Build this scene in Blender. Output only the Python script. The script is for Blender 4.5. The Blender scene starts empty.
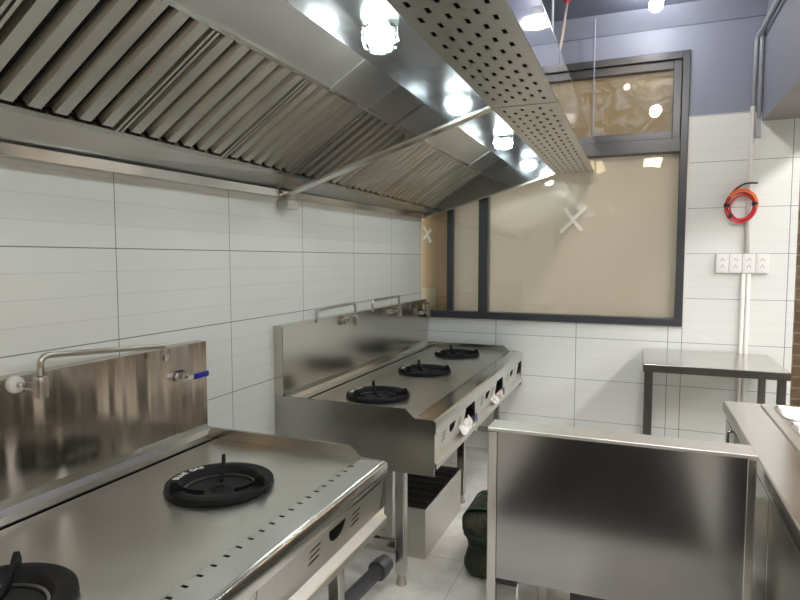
import bpy, bmesh, math, random
from mathutils import Vector, Matrix
random.seed(7)
PI = math.pi
SC = bpy.context.scene
COL = SC.collection

# ------------------------------------------------------------------ materials
def nodes_of(name):
    m = bpy.data.materials.new(name); m.use_nodes = True
    nt = m.node_tree; nt.nodes.clear()
    out = nt.nodes.new('ShaderNodeOutputMaterial')
    return m, nt, out

def N(nt, t, **kw):
    n = nt.nodes.new(t)
    for k, v in kw.items():
        if k in n.inputs: n.inputs[k].default_value = v
        else: setattr(n, k, v)
    return n

def math_n(nt, op, a, b=None, c=None):
    n = nt.nodes.new('ShaderNodeMath'); n.operation = op
    for i, v in enumerate((a, b, c)):
        if v is None: continue
        if isinstance(v, (int, float)): n.inputs[i].default_value = v
        else: nt.links.new(v, n.inputs[i])
    return n.outputs[0]

def mix_col(nt, fac, a, b, mode='MIX'):
    n = nt.nodes.new('ShaderNodeMix'); n.data_type = 'RGBA'; n.blend_type = mode
    for i, v in ((0, fac), (6, a), (7, b)):
        if isinstance(v, (int, float)): n.inputs[i].default_value = v
        elif isinstance(v, tuple): n.inputs[i].default_value = (*v, 1) if len(v) == 3 else v
        else: nt.links.new(v, n.inputs[i])
    return n.outputs[2]

def plain(name, col, rough=0.5, metal=0.0, noise=0.0, nscale=20, emit=None, estr=0, spec=0.5, bump=0.0, coat=0.0):
    m, nt, out = nodes_of(name)
    b = N(nt, 'ShaderNodeBsdfPrincipled', Roughness=rough, Metallic=metal)
    b.inputs['Base Color'].default_value = (*col, 1)
    b.inputs['Specular IOR Level'].default_value = spec
    b.inputs['Coat Weight'].default_value = coat
    if noise or bump:
        tc = N(nt, 'ShaderNodeTexCoord')
        nz = N(nt, 'ShaderNodeTexNoise', Scale=nscale, Detail=5.0)
        nt.links.new(tc.outputs['Object'], nz.inputs['Vector'])
        if noise:
            a = tuple(max(0, c * (1 - noise)) for c in col); c2 = tuple(min(1, c * (1 + noise)) for c in col)
            nt.links.new(mix_col(nt, nz.outputs['Fac'], a, c2), b.inputs['Base Color'])
        if bump:
            bp = N(nt, 'ShaderNodeBump', Strength=bump, Distance=0.01)
            nt.links.new(nz.outputs['Fac'], bp.inputs['Height'])
            nt.links.new(bp.outputs[0], b.inputs['Normal'])
    if emit:
        b.inputs['Emission Color'].default_value = (*emit, 1)
        b.inputs['Emission Strength'].default_value = estr
    nt.links.new(b.outputs[0], out.inputs[0])
    return m

def steel(name, col=(0.60, 0.58, 0.545), rough=0.22, wob=0.25, wscale=3.0, axis=1, brush=0.035, smear=0.10, wdir=None):
    """stainless sheet: gentle dents, faint brush lines along one axis, uneven polish"""
    m, nt, out = nodes_of(name)
    b = N(nt, 'ShaderNodeBsdfPrincipled', Metallic=1.0, Roughness=rough)
    tc = N(nt, 'ShaderNodeTexCoord')
    n1 = N(nt, 'ShaderNodeTexNoise', Scale=wscale, Detail=1.5)
    wm = N(nt, 'ShaderNodeMapping'); wm.inputs['Scale'].default_value = wdir or (1, 1, 1)
    nt.links.new(tc.outputs['Object'], wm.inputs['Vector']); nt.links.new(wm.outputs[0], n1.inputs['Vector'])
    mp = N(nt, 'ShaderNodeMapping')
    s = [70.0, 70.0, 70.0]; s[axis] = 2.0
    mp.inputs['Scale'].default_value = s
    nt.links.new(tc.outputs['Object'], mp.inputs['Vector'])
    n2 = N(nt, 'ShaderNodeTexNoise', Scale=1.0, Detail=2.0)
    nt.links.new(mp.outputs[0], n2.inputs['Vector'])
    n3 = N(nt, 'ShaderNodeTexNoise', Scale=5.0, Detail=6.0)
    nt.links.new(tc.outputs['Object'], n3.inputs['Vector'])
    lo = tuple(c * 0.9 for c in col); hi = tuple(min(1, c * 1.08) for c in col)
    nt.links.new(mix_col(nt, n3.outputs['Fac'], lo, hi), b.inputs['Base Color'])
    r = math_n(nt, 'MULTIPLY_ADD', n3.outputs['Fac'], smear, rough - smear * 0.5)
    r = math_n(nt, 'MULTIPLY_ADD', n2.outputs['Fac'], 0.05, math_n(nt, 'SUBTRACT', r, 0.025)) if brush > .015 else r
    nt.links.new(r, b.inputs['Roughness'])
    b1 = N(nt, 'ShaderNodeBump', Strength=wob, Distance=0.02)
    nt.links.new(n1.outputs['Fac'], b1.inputs['Height'])
    nt.links.new(b1.outputs[0], b.inputs['Normal'])
    nt.links.new(b.outputs[0], out.inputs[0])
    return m

def band(nt, v, centre, half):
    """1 inside |v-centre| < half"""
    return math_n(nt, 'LESS_THAN', math_n(nt, 'ABSOLUTE', math_n(nt, 'SUBTRACT', v, centre)), half)

def tiles(name, axis, joints=None, start=None, pitch=None, paint=True):
    """white wall tiles 0.3 m high with thin embossed lines, grey-blue paint above 2.4 m"""
    m, nt, out = nodes_of(name)
    tc = N(nt, 'ShaderNodeTexCoord'); sp = N(nt, 'ShaderNodeSeparateXYZ')
    nt.links.new(tc.outputs['Object'], sp.inputs[0])
    h = sp.outputs[axis]; z = sp.outputs[2]
    # horizontal grout
    fz = math_n(nt, 'PINGPONG', z, 0.15)          # 0 on multiples of .3
    g = math_n(nt, 'LESS_THAN', fz, 0.0017)
    fl = math_n(nt, 'PINGPONG', z, 0.0375)
    thin = math_n(nt, 'LESS_THAN', fl, 0.0013)
    if joints:
        vj = None
        for c in joints:
            t = band(nt, h, c, 0.0022)
            vj = t if vj is None else math_n(nt, 'MAXIMUM', vj, t)
    else:
        fy = math_n(nt, 'PINGPONG', math_n(nt, 'SUBTRACT', h, start - 50 * pitch), pitch / 2)
        vj = math_n(nt, 'LESS_THAN', fy, 0.0017)
    nz = N(nt, 'ShaderNodeTexNoise', Scale=1.3, Detail=3.0)
    nt.links.new(tc.outputs['Object'], nz.inputs['Vector'])
    base = mix_col(nt, nz.outputs['Fac'], (0.72, 0.745, 0.735), (0.80, 0.82, 0.81))
    c = mix_col(nt, math_n(nt, 'MULTIPLY', thin, 0.30), base, (0.45, 0.47, 0.47))
    grout = math_n(nt, 'MAXIMUM', g, vj)
    c = mix_col(nt, math_n(nt, 'MULTIPLY', grout, 0.88), c, (0.16, 0.17, 0.18))
    b = N(nt, 'ShaderNodeBsdfPrincipled', Roughness=0.22)
    top = math_n(nt, 'GREATER_THAN', z, 2.405)
    n2 = N(nt, 'ShaderNodeTexNoise', Scale=3.0, Detail=6.0)
    nt.links.new(tc.outputs['Object'], n2.inputs['Vector'])
    pc = mix_col(nt, n2.outputs['Fac'], (0.205, 0.225, 0.300), (0.262, 0.284, 0.372))
    crack = band(nt, z, 2.992, 0.004)
    pc = mix_col(nt, math_n(nt, 'MULTIPLY', crack, 0.8), pc, (0.05, 0.055, 0.07))
    nt.links.new(mix_col(nt, top, c, pc), b.inputs['Base Color'])
    ro = math_n(nt, 'MULTIPLY_ADD', top, 0.30, 0.20)
    nt.links.new(ro, b.inputs['Roughness'])
    bp = N(nt, 'ShaderNodeBump', Strength=0.35, Distance=0.004)
    lines = math_n(nt, 'MAXIMUM', grout, math_n(nt, 'MULTIPLY', thin, 0.5))
    inv = math_n(nt, 'SUBTRACT', 1.0, lines)
    n4 = N(nt, 'ShaderNodeTexNoise', Scale=22.0, Detail=4.0)
    nt.links.new(tc.outputs['Object'], n4.inputs['Vector'])
    rough_paint = math_n(nt, 'MULTIPLY', math_n(nt, 'MULTIPLY', n4.outputs['Fac'], top), 1.6)
    hh = math_n(nt, 'ADD', math_n(nt, 'MULTIPLY', inv, math_n(nt, 'SUBTRACT', 1.0, top)), rough_paint)
    nt.links.new(hh, bp.inputs['Height']); nt.links.new(bp.outputs[0], b.inputs['Normal'])
    nt.links.new(b.outputs[0], out.inputs[0])
    return m

def floor_mat():
    m, nt, out = nodes_of('floor_tile')
    tc = N(nt, 'ShaderNodeTexCoord'); sp = N(nt, 'ShaderNodeSeparateXYZ')
    nt.links.new(tc.outputs['Object'], sp.inputs[0])
    gx = math_n(nt, 'LESS_THAN', math_n(nt, 'PINGPONG', math_n(nt, 'ADD', sp.outputs[0], 20.15), 0.3), 0.0025)
    gy = math_n(nt, 'LESS_THAN', math_n(nt, 'PINGPONG', math_n(nt, 'ADD', sp.outputs[1], 20.1), 0.3), 0.0025)
    n1 = N(nt, 'ShaderNodeTexNoise', Scale=4.0, Detail=8.0, Roughness=0.65)
    nt.links.new(tc.outputs['Object'], n1.inputs['Vector'])
    n2 = N(nt, 'ShaderNodeTexNoise', Scale=30.0, Detail=5.0)
    nt.links.new(tc.outputs['Object'], n2.inputs['Vector'])
    cr = N(nt, 'ShaderNodeValToRGB')
    cr.color_ramp.elements[0].position = 0.32; cr.color_ramp.elements[0].color = (0.50, 0.49, 0.46, 1)
    cr.color_ramp.elements[1].position = 0.62; cr.color_ramp.elements[1].color = (0.76, 0.75, 0.72, 1)
    nt.links.new(n1.outputs['Fac'], cr.inputs[0])
    c = mix_col(nt, math_n(nt, 'MULTIPLY', n2.outputs['Fac'], 0.25), cr.outputs[0], (0.42, 0.41, 0.39))
    c = mix_col(nt, math_n(nt, 'MULTIPLY', math_n(nt, 'MAXIMUM', gx, gy), 0.6), c, (0.25, 0.25, 0.24))
    b = N(nt, 'ShaderNodeBsdfPrincipled', Roughness=0.38)
    nt.links.new(c, b.inputs['Base Color']); nt.links.new(b.outputs[0], out.inputs[0])
    return m

def glass_mat(name, tint=(0.985, 0.99, 0.985), rough=0.015, refl=1.0):
    """thin pane: clear with fresnel reflection"""
    m, nt, out = nodes_of(name)
    t = N(nt, 'ShaderNodeBsdfTransparent'); t.inputs[0].default_value = (*tint, 1)
    g = N(nt, 'ShaderNodeBsdfGlossy', Roughness=rough); g.inputs[0].default_value = (1, 1, 1, 1)
    f = N(nt, 'ShaderNodeFresnel', IOR=1.5)
    tc = N(nt, 'ShaderNodeTexCoord')
    nz = N(nt, 'ShaderNodeTexNoise', Scale=2.2, Detail=3.0); nt.links.new(tc.outputs['Object'], nz.inputs['Vector'])
    bp = N(nt, 'ShaderNodeBump', Strength=0.10, Distance=0.02)
    nt.links.new(nz.outputs['Fac'], bp.inputs['Height']); nt.links.new(bp.outputs[0], g.inputs['Normal'])
    mx = N(nt, 'ShaderNodeMixShader')
    nt.links.new(math_n(nt, 'MINIMUM', math_n(nt, 'MULTIPLY', f.outputs[0], refl), 1.0), mx.inputs[0])
    nt.links.new(t.outputs[0], mx.inputs[1]); nt.links.new(g.outputs[0], mx.inputs[2])
    nt.links.new(mx.outputs[0], out.inputs[0])
    return m

def dusty_glass(name):
    m = glass_mat(name); nt = m.node_tree; out = [n for n in nt.nodes if n.type == 'OUTPUT_MATERIAL'][0]
    base = out.inputs[0].links[0].from_socket
    tc = N(nt, 'ShaderNodeTexCoord'); nz = N(nt, 'ShaderNodeTexNoise', Scale=5.0, Detail=3.0, Distortion=3.5)
    nt.links.new(tc.outputs['Object'], nz.inputs['Vector'])
    cr = N(nt, 'ShaderNodeValToRGB'); cr.color_ramp.elements[0].position = .42; cr.color_ramp.elements[1].position = .85
    cr.color_ramp.elements[1].color = (.40, .40, .40, 1); nt.links.new(nz.outputs['Fac'], cr.inputs[0])
    d = N(nt, 'ShaderNodeBsdfDiffuse'); d.inputs[0].default_value = (.82, .80, .76, 1)
    mx = N(nt, 'ShaderNodeMixShader'); nt.links.new(cr.outputs[0], mx.inputs[0]); nt.links.new(base, mx.inputs[1]); nt.links.new(d.outputs[0], mx.inputs[2])
    nt.links.new(mx.outputs[0], out.inputs[0]); return m

def wood_sheet(name, a, b_, scale=1.0, rough=0.6, trans=0.0):
    m, nt, out = nodes_of(name)
    tc = N(nt, 'ShaderNodeTexCoord'); mp = N(nt, 'ShaderNodeMapping'); mp.inputs['Scale'].default_value = (7 * scale, 7 * scale, 1.4 * scale)
    nt.links.new(tc.outputs['Object'], mp.inputs[0])
    nz = N(nt, 'ShaderNodeTexNoise', Scale=2.0, Detail=5.0); nt.links.new(mp.outputs[0], nz.inputs['Vector'])
    b = N(nt, 'ShaderNodeBsdfPrincipled', Roughness=rough)
    nt.links.new(mix_col(nt, nz.outputs['Fac'], a, b_), b.inputs['Base Color'])
    bp = N(nt, 'ShaderNodeBump', Strength=0.2, Distance=0.02)
    nt.links.new(nz.outputs['Fac'], bp.inputs['Height']); nt.links.new(bp.outputs[0], b.inputs['Normal'])
    if trans:
        t = N(nt, 'ShaderNodeBsdfTranslucent'); nt.links.new(mix_col(nt, nz.outputs['Fac'], a, b_), t.inputs[0])
        mx = N(nt, 'ShaderNodeMixShader'); mx.inputs[0].default_value = trans
        nt.links.new(b.outputs[0], mx.inputs[1]); nt.links.new(t.outputs[0], mx.inputs[2]); nt.links.new(mx.outputs[0], out.inputs[0])
    else:
        nt.links.new(b.outputs[0], out.inputs[0])
    return m

def camo():
    m, nt, out = nodes_of('camouflage_cloth')
    tc = N(nt, 'ShaderNodeTexCoord')
    n1 = N(nt, 'ShaderNodeTexNoise', Scale=14.0, Detail=2.0); nt.links.new(tc.outputs['Object'], n1.inputs['Vector'])
    cr = N(nt, 'ShaderNodeValToRGB'); cr.color_ramp.interpolation = 'CONSTANT'
    e = cr.color_ramp.elements
    e[0].position = 0; e[0].color = (0.010, 0.010, 0.007, 1)
    e[1].position = 0.44; e[1].color = (0.012, 0.022, 0.010, 1)
    x = e.new(0.55); x.color = (0.040, 0.034, 0.018, 1)
    x = e.new(0.66); x.color = (0.02, 0.025, 0.012, 1)
    nt.links.new(n1.outputs['Fac'], cr.inputs[0])
    b = N(nt, 'ShaderNodeBsdfPrincipled', Roughness=0.8)
    nt.links.new(cr.outputs[0], b.inputs['Base Color']); nt.links.new(b.outputs[0], out.inputs[0])
    return m

def stone():
    m, nt, out = nodes_of('rough_brown_masonry')
    tc = N(nt, 'ShaderNodeTexCoord'); mp = N(nt, 'ShaderNodeMapping'); mp.inputs['Rotation'].default_value = (PI / 2, 0, 0)
    nt.links.new(tc.outputs['Object'], mp.inputs[0])
    br = N(nt, 'ShaderNodeTexBrick', Scale=2.5)
    br.inputs['Color1'].default_value = (0.22, 0.165, 0.115, 1); br.inputs['Color2'].default_value = (0.15, 0.105, 0.07, 1)
    br.inputs['Mortar'].default_value = (0.33, 0.28, 0.22, 1); nt.links.new(mp.outputs[0], br.inputs['Vector'])
    nz = N(nt, 'ShaderNodeTexNoise', Scale=9.0, Detail=6.0); nt.links.new(tc.outputs['Object'], nz.inputs['Vector'])
    b = N(nt, 'ShaderNodeBsdfPrincipled', Roughness=0.8)
    nt.links.new(mix_col(nt, nz.outputs['Fac'], br.outputs[0], (0.10, 0.065, 0.035)), b.inputs['Base Color'])
    bp = N(nt, 'ShaderNodeBump', Strength=0.6, Distance=0.03)
    nt.links.new(nz.outputs['Fac'], bp.inputs['Height']); nt.links.new(bp.outputs[0], b.inputs['Normal'])
    nt.links.new(b.outputs[0], out.inputs[0])
    return m

M = {}
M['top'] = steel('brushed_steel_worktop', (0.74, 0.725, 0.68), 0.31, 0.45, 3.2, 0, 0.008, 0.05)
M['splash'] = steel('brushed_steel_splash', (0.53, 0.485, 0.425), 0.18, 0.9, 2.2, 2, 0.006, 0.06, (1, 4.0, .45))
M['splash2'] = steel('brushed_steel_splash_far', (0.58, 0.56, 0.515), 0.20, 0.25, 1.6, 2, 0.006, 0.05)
M['sheet'] = steel('brushed_steel_sheet', (0.62, 0.605, 0.565), 0.34, 0.22, 2.5, 1, 0.008, .08)
M['bright'] = steel('polished_steel', (0.66, 0.65, 0.62), 0.17, 0.20, 3.0, 1, 0.01, 0.05)
M['mirror'] = steel('mirror_steel', (0.72, 0.73, 0.76), 0.055, 0.06, 1.2, 1, 0.01, 0.02)
M['hood'] = steel('hood_steel', (0.70, 0.695, 0.68), 0.34, 0.12, 2.0, 1, 0.01, .06)
M['channel'] = steel('lamp_channel_steel', (0.72, 0.73, 0.75), 0.22, 0.25, 4.0, 1, 0.01, .06)
M['shelf'] = steel('shelf_steel', (0.76, 0.745, 0.70), 0.36, 0.2, 4.0, 1, 0.01, .08)
M['sidepanel'] = steel('dimmed_side_steel', (0.44, 0.43, 0.40), 0.23, 0.25, 2.0, 1, 0.01, .05)  # same sheet steel, coloured darker to imitate its dim reflection
M['filmpanel'] = steel('film_covered_steel', (0.80, 0.79, 0.765), 0.40, 0.2, 5.0, 1, 0.01)
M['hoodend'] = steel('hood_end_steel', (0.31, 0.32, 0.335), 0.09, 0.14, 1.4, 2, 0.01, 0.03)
M['baffle'] = steel('baffle_steel', (0.80, 0.765, 0.70), 0.31, 0.16, 3.0, 0, 0.008, .04)
M['perf'] = steel('perforated_steel', (0.62, 0.605, 0.575), 0.33, 0.08, 1.6, 1, 0.006, .06)
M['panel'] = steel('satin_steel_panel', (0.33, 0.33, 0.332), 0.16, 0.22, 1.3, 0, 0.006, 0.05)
M['counter'] = steel('counter_steel', (0.66, 0.65, 0.63), 0.22, 0.10, 2.0, 1, 0.01, 0.06)
M['cabinet'] = steel('cabinet_steel', (0.46, 0.45, 0.43), 0.20, 0.16, 2.0, 1, 0.01, .06)
M['leg'] = steel('steel_tube', (0.55, 0.54, 0.51), 0.21, 0.08, 4.0, 2, 0.01, .06)
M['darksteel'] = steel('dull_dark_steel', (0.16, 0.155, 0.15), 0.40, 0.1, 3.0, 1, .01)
M['chrome'] = plain('chrome', (0.72, 0.71, 0.69), 0.14, 1.0)
M['nickel'] = plain('brushed_nickel', (0.56, 0.53, 0.49), 0.28, 1.0)
M['iron'] = plain('black_cast_iron', (0.007, 0.007, 0.008), 0.55, 0.0, 0.2, 60, bump=0.1, spec=.2)
M['black'] = plain('hollow_shade_black', (0.006, 0.006, 0.006), 0.7)  # black stands in for shade inside hollows and behind gaps
M['letter'] = plain('white_raised_lettering', (0.9, 0.9, 0.88), 0.5)
M['blue'] = plain('blue_lever_grip', (0.010, 0.018, 0.30), 0.35)
M['bluetag'] = plain('blue_sticker', (0.03, 0.06, 0.36), 0.4)
M['film'] = plain('white_protective_film', (0.72, 0.71, 0.68), 0.35, noise=0.1, bump=0.4, nscale=30)
M['plastic'] = plain('clear_plastic_disc', (0.62, 0.63, 0.63), 0.25)
M['tileL'] = tiles('wall_tile_left', 1, start=1.465, pitch=0.584)
M['tileB'] = tiles('wall_tile_back', 0, joints=(0.60, 1.184, 1.787, 1.873, 2.47))
M['floor'] = floor_mat()
M['paint'] = plain('grey_blue_paint', (0.235, 0.255, 0.335), 0.4, noise=0.12, nscale=4, bump=0.1)
M['ceil'] = plain('dark_grey_blue_ceiling', (0.135, 0.145, 0.200), 0.45, noise=0.1, nscale=2)
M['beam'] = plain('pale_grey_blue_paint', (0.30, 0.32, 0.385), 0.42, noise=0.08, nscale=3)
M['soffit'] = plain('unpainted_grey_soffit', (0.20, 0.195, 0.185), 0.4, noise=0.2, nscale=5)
M['frame'] = plain('anthracite_aluminium', (0.040, 0.044, 0.052), 0.32, spec=0.6)
M['gap'] = plain('black_gasket', (0.008, 0.008, 0.009), 0.5)
M['pane'] = glass_mat('window_glass', refl=1.0)
M['dusty'] = dusty_glass('dusty_window_glass')
M['lampglass'] = glass_mat('lamp_glass', (0.90, 0.97, 0.95), 0.03, 1.6)
M['board'] = wood_sheet('beige_paper_sheet', (0.84, 0.775, 0.66), (0.89, 0.83, 0.725), 0.5, 0.7, .38)
M['board2'] = wood_sheet('tan_sheet', (0.62, 0.49, 0.29), (0.74, 0.61, 0.39), 0.5, .6, .25)
M['ply'] = wood_sheet('brown_plywood', (0.45, 0.29, 0.13), (0.58, 0.39, 0.20), 1.0)
M['paleboard'] = wood_sheet('pale_cream_sheet', (0.80, 0.74, 0.64), (0.86, 0.80, 0.70), 0.5, .6, .3)
M['tape'] = plain('cream_masking_tape', (0.86, 0.82, 0.70), 0.6)
M['pvcwhite'] = plain('white_conduit_plastic', (0.78, 0.76, 0.72), 0.35)
M['pvcgrey'] = plain('grey_pipe_plastic', (0.060, 0.063, 0.070), 0.38)
M['pvcpaint'] = plain('painted_conduit', (0.40, 0.42, 0.47), 0.35)
M['outlet'] = plain('white_outlet_plastic', (0.84, 0.84, 0.84), 0.25)
M['slot'] = plain('dark_slot', (0.05, 0.05, 0.05), 0.6)
M['red'] = plain('red_cable', (0.50, 0.025, 0.035), 0.4)
M['orange'] = plain('orange_cable', (0.72, 0.16, 0.04), 0.4)
M['ins'] = plain('black_tape', (0.012, 0.012, 0.013), 0.45)
M['camo'] = camo()
M['strap'] = plain('dark_green_webbing', (0.008, 0.026, 0.014), 0.8)
M['stone'] = stone()
M['darkwall'] = plain('dark_brown_wall', (0.060, 0.052, 0.045), 0.5, noise=0.3, nscale=1.5)
M['tanwall'] = plain('tan_wall', (0.30, 0.235, 0.165), 0.5, noise=0.35, nscale=1.1)
M['bulb'] = plain('lit_bulb', (1, 1, 1), 0.4, emit=(1.0, 0.975, 0.94), estr=190)
M['warmbulb'] = plain('lit_warm_bulb', (1, 1, 1), 0.4, emit=(1.0, 0.70, 0.36), estr=110)
M['panellight'] = plain('lit_panel', (1, 1, 1), 0.4, emit=(1.0, 0.98, 0.95), estr=21)
M['warmpanel'] = plain('lit_warm_panel', (1, 1, 1), 0.4, emit=(1.0, 0.74, 0.42), estr=14)
M['softbulb'] = plain('lit_small_bulb', (1, 1, 1), 0.4, emit=(1.0, 0.98, 0.96), estr=60)
M['hoodbulb'] = plain('lit_hood_bulb', (1, 1, 1), 0.4, emit=(0.95, 1.0, 1.0), estr=42)
M['socket'] = plain('lamp_socket', (0.6, 0.6, 0.6), 0.4)
M['mat'] = plain('added_mat_black', (0.012, 0.012, 0.012), 0.7, noise=.2, spec=.2)
M['sink'] = steel('sink_steel', (0.72, 0.71, 0.68), 0.34, 0.05, 3.0, 1, 0.01, 0.05)

# ------------------------------------------------------------------ mesh helper
class MB:
    def __init__(s): s.bm = bmesh.new()
    def box(s, x0, x1, y0, y1, z0, z1, bev=0.0, seg=2):
        r = bmesh.ops.create_cube(s.bm, size=1.0)
        vs = r['verts']
        for v in vs:
            v.co = Vector((x0 + (v.co.x + .5) * (x1 - x0), y0 + (v.co.y + .5) * (y1 - y0), z0 + (v.co.z + .5) * (z1 - z0)))
        if bev:
            es = list({e for v in vs for e in v.link_edges})
            bmesh.ops.bevel(s.bm, geom=es, offset=bev, segments=seg, profile=0.5, affect='EDGES')
        return s
    def prism(s, prof, a0, a1, axis=1, prof1=None, closed=True, caps=True):
        """profile of 2-D points swept along axis: axis 1 -> (x,z), axis 0 -> (y,z), axis 2 -> (x,y)"""
        def P(p, a): return {1: (p[0], a, p[1]), 0: (a, p[0], p[1]), 2: (p[0], p[1], a)}[axis]
        A = [s.bm.verts.new(P(p, a0)) for p in prof]
        B = [s.bm.verts.new(P(p, a1)) for p in (prof1 or prof)]
        n = len(prof)
        for i in range(n if closed else n - 1):
            j = (i + 1) % n
            s.bm.faces.new((A[i], A[j], B[j], B[i]))
        if closed and caps:
            s.bm.faces.new(A); s.bm.faces.new(B[::-1])
        return s
    def tube(s, pts, r, seg=12, closed=False, caps=True):
        pts = [Vector(p) for p in pts]; n = len(pts); rings = []; up = None
        for i, p in enumerate(pts):
            if closed: t = pts[(i + 1) % n] - pts[i - 1]
            else: t = pts[min(i + 1, n - 1)] - pts[max(i - 1, 0)]
            t.normalize()
            if up is None:
                up = Vector((0, 0, 1)) if abs(t.z) < .9 else Vector((1, 0, 0))
            u = (up - t * up.dot(t)).normalized(); up = u; w = t.cross(u)
            rr = r[i] if isinstance(r, (list, tuple)) else r
            rings.append([s.bm.verts.new(p + (u * math.cos(2 * PI * k / seg) + w * math.sin(2 * PI * k / seg)) * rr) for k in range(seg)])
        for i in range(n if closed else n - 1):
            a, b = rings[i], rings[(i + 1) % n]
            for k in range(seg):
                s.bm.faces.new((a[k], a[(k + 1) % seg], b[(k + 1) % seg], b[k]))
        if not closed and caps:
            s.bm.faces.new(rings[0][::-1]); s.bm.faces.new(rings[-1])
        return s
    def lathe(s, prof, c=(0, 0, 0), seg=40, axis='z', closed=False):
        rings = []
        for r, h in prof:
            ring = []
            for k in range(seg):
                a = 2 * PI * k / seg; x, y = r * math.cos(a), r * math.sin(a)
                p = {'z': (x, y, h), 'x': (h, x, y), 'y': (x, h, y)}[axis]
                ring.append(s.bm.verts.new(Vector(p) + Vector(c)))
            rings.append(ring)
        m = len(rings)
        for i in range(m if closed else m - 1):
            a, b = rings[i], rings[(i + 1) % m]
            for k in range(seg):
                s.bm.faces.new((a[k], a[(k + 1) % seg], b[(k + 1) % seg], b[k]))
        if not closed:
            if prof[0][0] > 1e-6: s.bm.faces.new(rings[0][::-1])
            if prof[-1][0] > 1e-6: s.bm.faces.new(rings[-1])
        return s
    def sphere(s, c, r, seg=24, rings=14, sx=1, sy=1, sz=1):
        bmesh.ops.create_uvsphere(s.bm, u_segments=seg, v_segments=rings, radius=r, matrix=Matrix.Translation(c) @ Matrix.Diagonal((sx, sy, sz, 1)))
        return s
    def holed(s, outer, holes, f, th=None):
        """flat sheet with holes; f maps 2-D to 3-D; th = thickness vector"""
        tmp = bmesh.new()
        for loop in [outer] + holes:
            vs = [tmp.verts.new(f(*p)) for p in loop]
            for i in range(len(vs)): tmp.edges.new((vs[i], vs[(i + 1) % len(vs)]))
        bmesh.ops.triangle_fill(tmp, use_beauty=True, use_dissolve=False, edges=tmp.edges[:])
        tmp.verts.index_update()
        faces = [[v.index for v in fc.verts] for fc in tmp.faces]; co = [v.co.copy() for v in tmp.verts]
        bnd = [(e.verts[0].index, e.verts[1].index) for e in tmp.edges if len(e.link_faces) == 1]
        tmp.free()
        A = [s.bm.verts.new(c) for c in co]
        for fc in faces: s.bm.faces.new([A[i] for i in fc])
        if th:
            B = [s.bm.verts.new(c + Vector(th)) for c in co]
            for fc in faces: s.bm.faces.new([B[i] for i in reversed(fc)])
            for i, j in bnd: s.bm.faces.new((A[i], A[j], B[j], B[i]))
        return s
    def cells(s, xs, ys, skip, f, th=None):
        """grid of cells with some cells left open"""
        V = {}
        def g(i, j, k):
            if (i, j, k) not in V:
                p = Vector(f(xs[i], ys[j]))
                if k: p = p + Vector(th)
                V[(i, j, k)] = s.bm.verts.new(p)
            return V[(i, j, k)]
        full = {(i, j) for i in range(len(xs) - 1) for j in range(len(ys) - 1) if not skip(i, j)}
        for i, j in full:
            s.bm.faces.new((g(i, j, 0), g(i + 1, j, 0), g(i + 1, j + 1, 0), g(i, j + 1, 0)))
            if th:
                for (a, b, nb) in (((i, j), (i + 1, j), (i, j - 1)), ((i + 1, j), (i + 1, j + 1), (i + 1, j)),
                                   ((i + 1, j + 1), (i, j + 1), (i, j + 1)), ((i, j + 1), (i, j), (i - 1, j))):
                    if nb not in full:
                        s.bm.faces.new((g(*a, 0), g(*b, 0), g(*b, 1), g(*a, 1)))
        return s
    def build(s, name, mat, parent=None, smooth=False, kind=None, auto=None):
        bmesh.ops.recalc_face_normals(s.bm, faces=s.bm.faces[:])
        off = Vector((0, 0, 0)); p = parent
        while p is not None: off += p.location; p = p.parent
        if parent is not None: bmesh.ops.translate(s.bm, verts=s.bm.verts[:], vec=-off)
        if auto is not None:
            for fc in s.bm.faces: fc.smooth = True
            for e in s.bm.edges:
                if len(e.link_faces) == 2 and e.calc_face_angle(0) > math.radians(auto): e.smooth = False
        elif smooth:
            for fc in s.bm.faces: fc.smooth = True
        me = bpy.data.meshes.new(name); s.bm.to_mesh(me); s.bm.free()
        o = bpy.data.objects.new(name, me); COL.objects.link(o)
        for mm in (mat if isinstance(mat, (list, tuple)) else [mat]): me.materials.append(mm)
        if parent is not None: o.parent = parent
        if kind: o['kind'] = kind
        return o

def tag(o, label, cat, group=None):
    o['label'] = label; o['category'] = cat
    if group: o['group'] = group
    return o
def thing(name, label, cat, loc, group=None):
    o = bpy.data.objects.new(name, None); o.empty_display_size = 0.1; COL.objects.link(o); o.location = loc
    return tag(o, label, cat, group)
def arc(c, r, a0, a1, n, u, v):
    c, u, v = Vector(c), Vector(u), Vector(v)
    return [c + u * (r * math.cos(a0 + (a1 - a0) * i / n)) + v * (r * math.sin(a0 + (a1 - a0) * i / n)) for i in range(n + 1)]
def circle(cx, cy, r, n=40): return [(cx + r * math.cos(2 * PI * k / n), cy + r * math.sin(2 * PI * k / n)) for k in range(n)]
def rect(a0, a1, b0, b1): return [(a0, b0), (a1, b0), (a1, b1), (a0, b1)]
def round_path(pts, r, n=6):
    """polyline with rounded corners"""
    P = [Vector(p) for p in pts]; out = [P[0]]
    for i in range(1, len(P) - 1):
        a, b, c = P[i - 1], P[i], P[i + 1]
        d1, d2 = (a - b), (c - b); rr = min(r, d1.length * .49, d2.length * .49)
        p0, p1 = b + d1.normalized() * rr, b + d2.normalized() * rr
        for k in range(n + 1):
            t = k / n
            out.append(p0 * (1 - t) ** 2 + b * 2 * t * (1 - t) + p1 * t * t)
    out.append(P[-1]); return out

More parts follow.
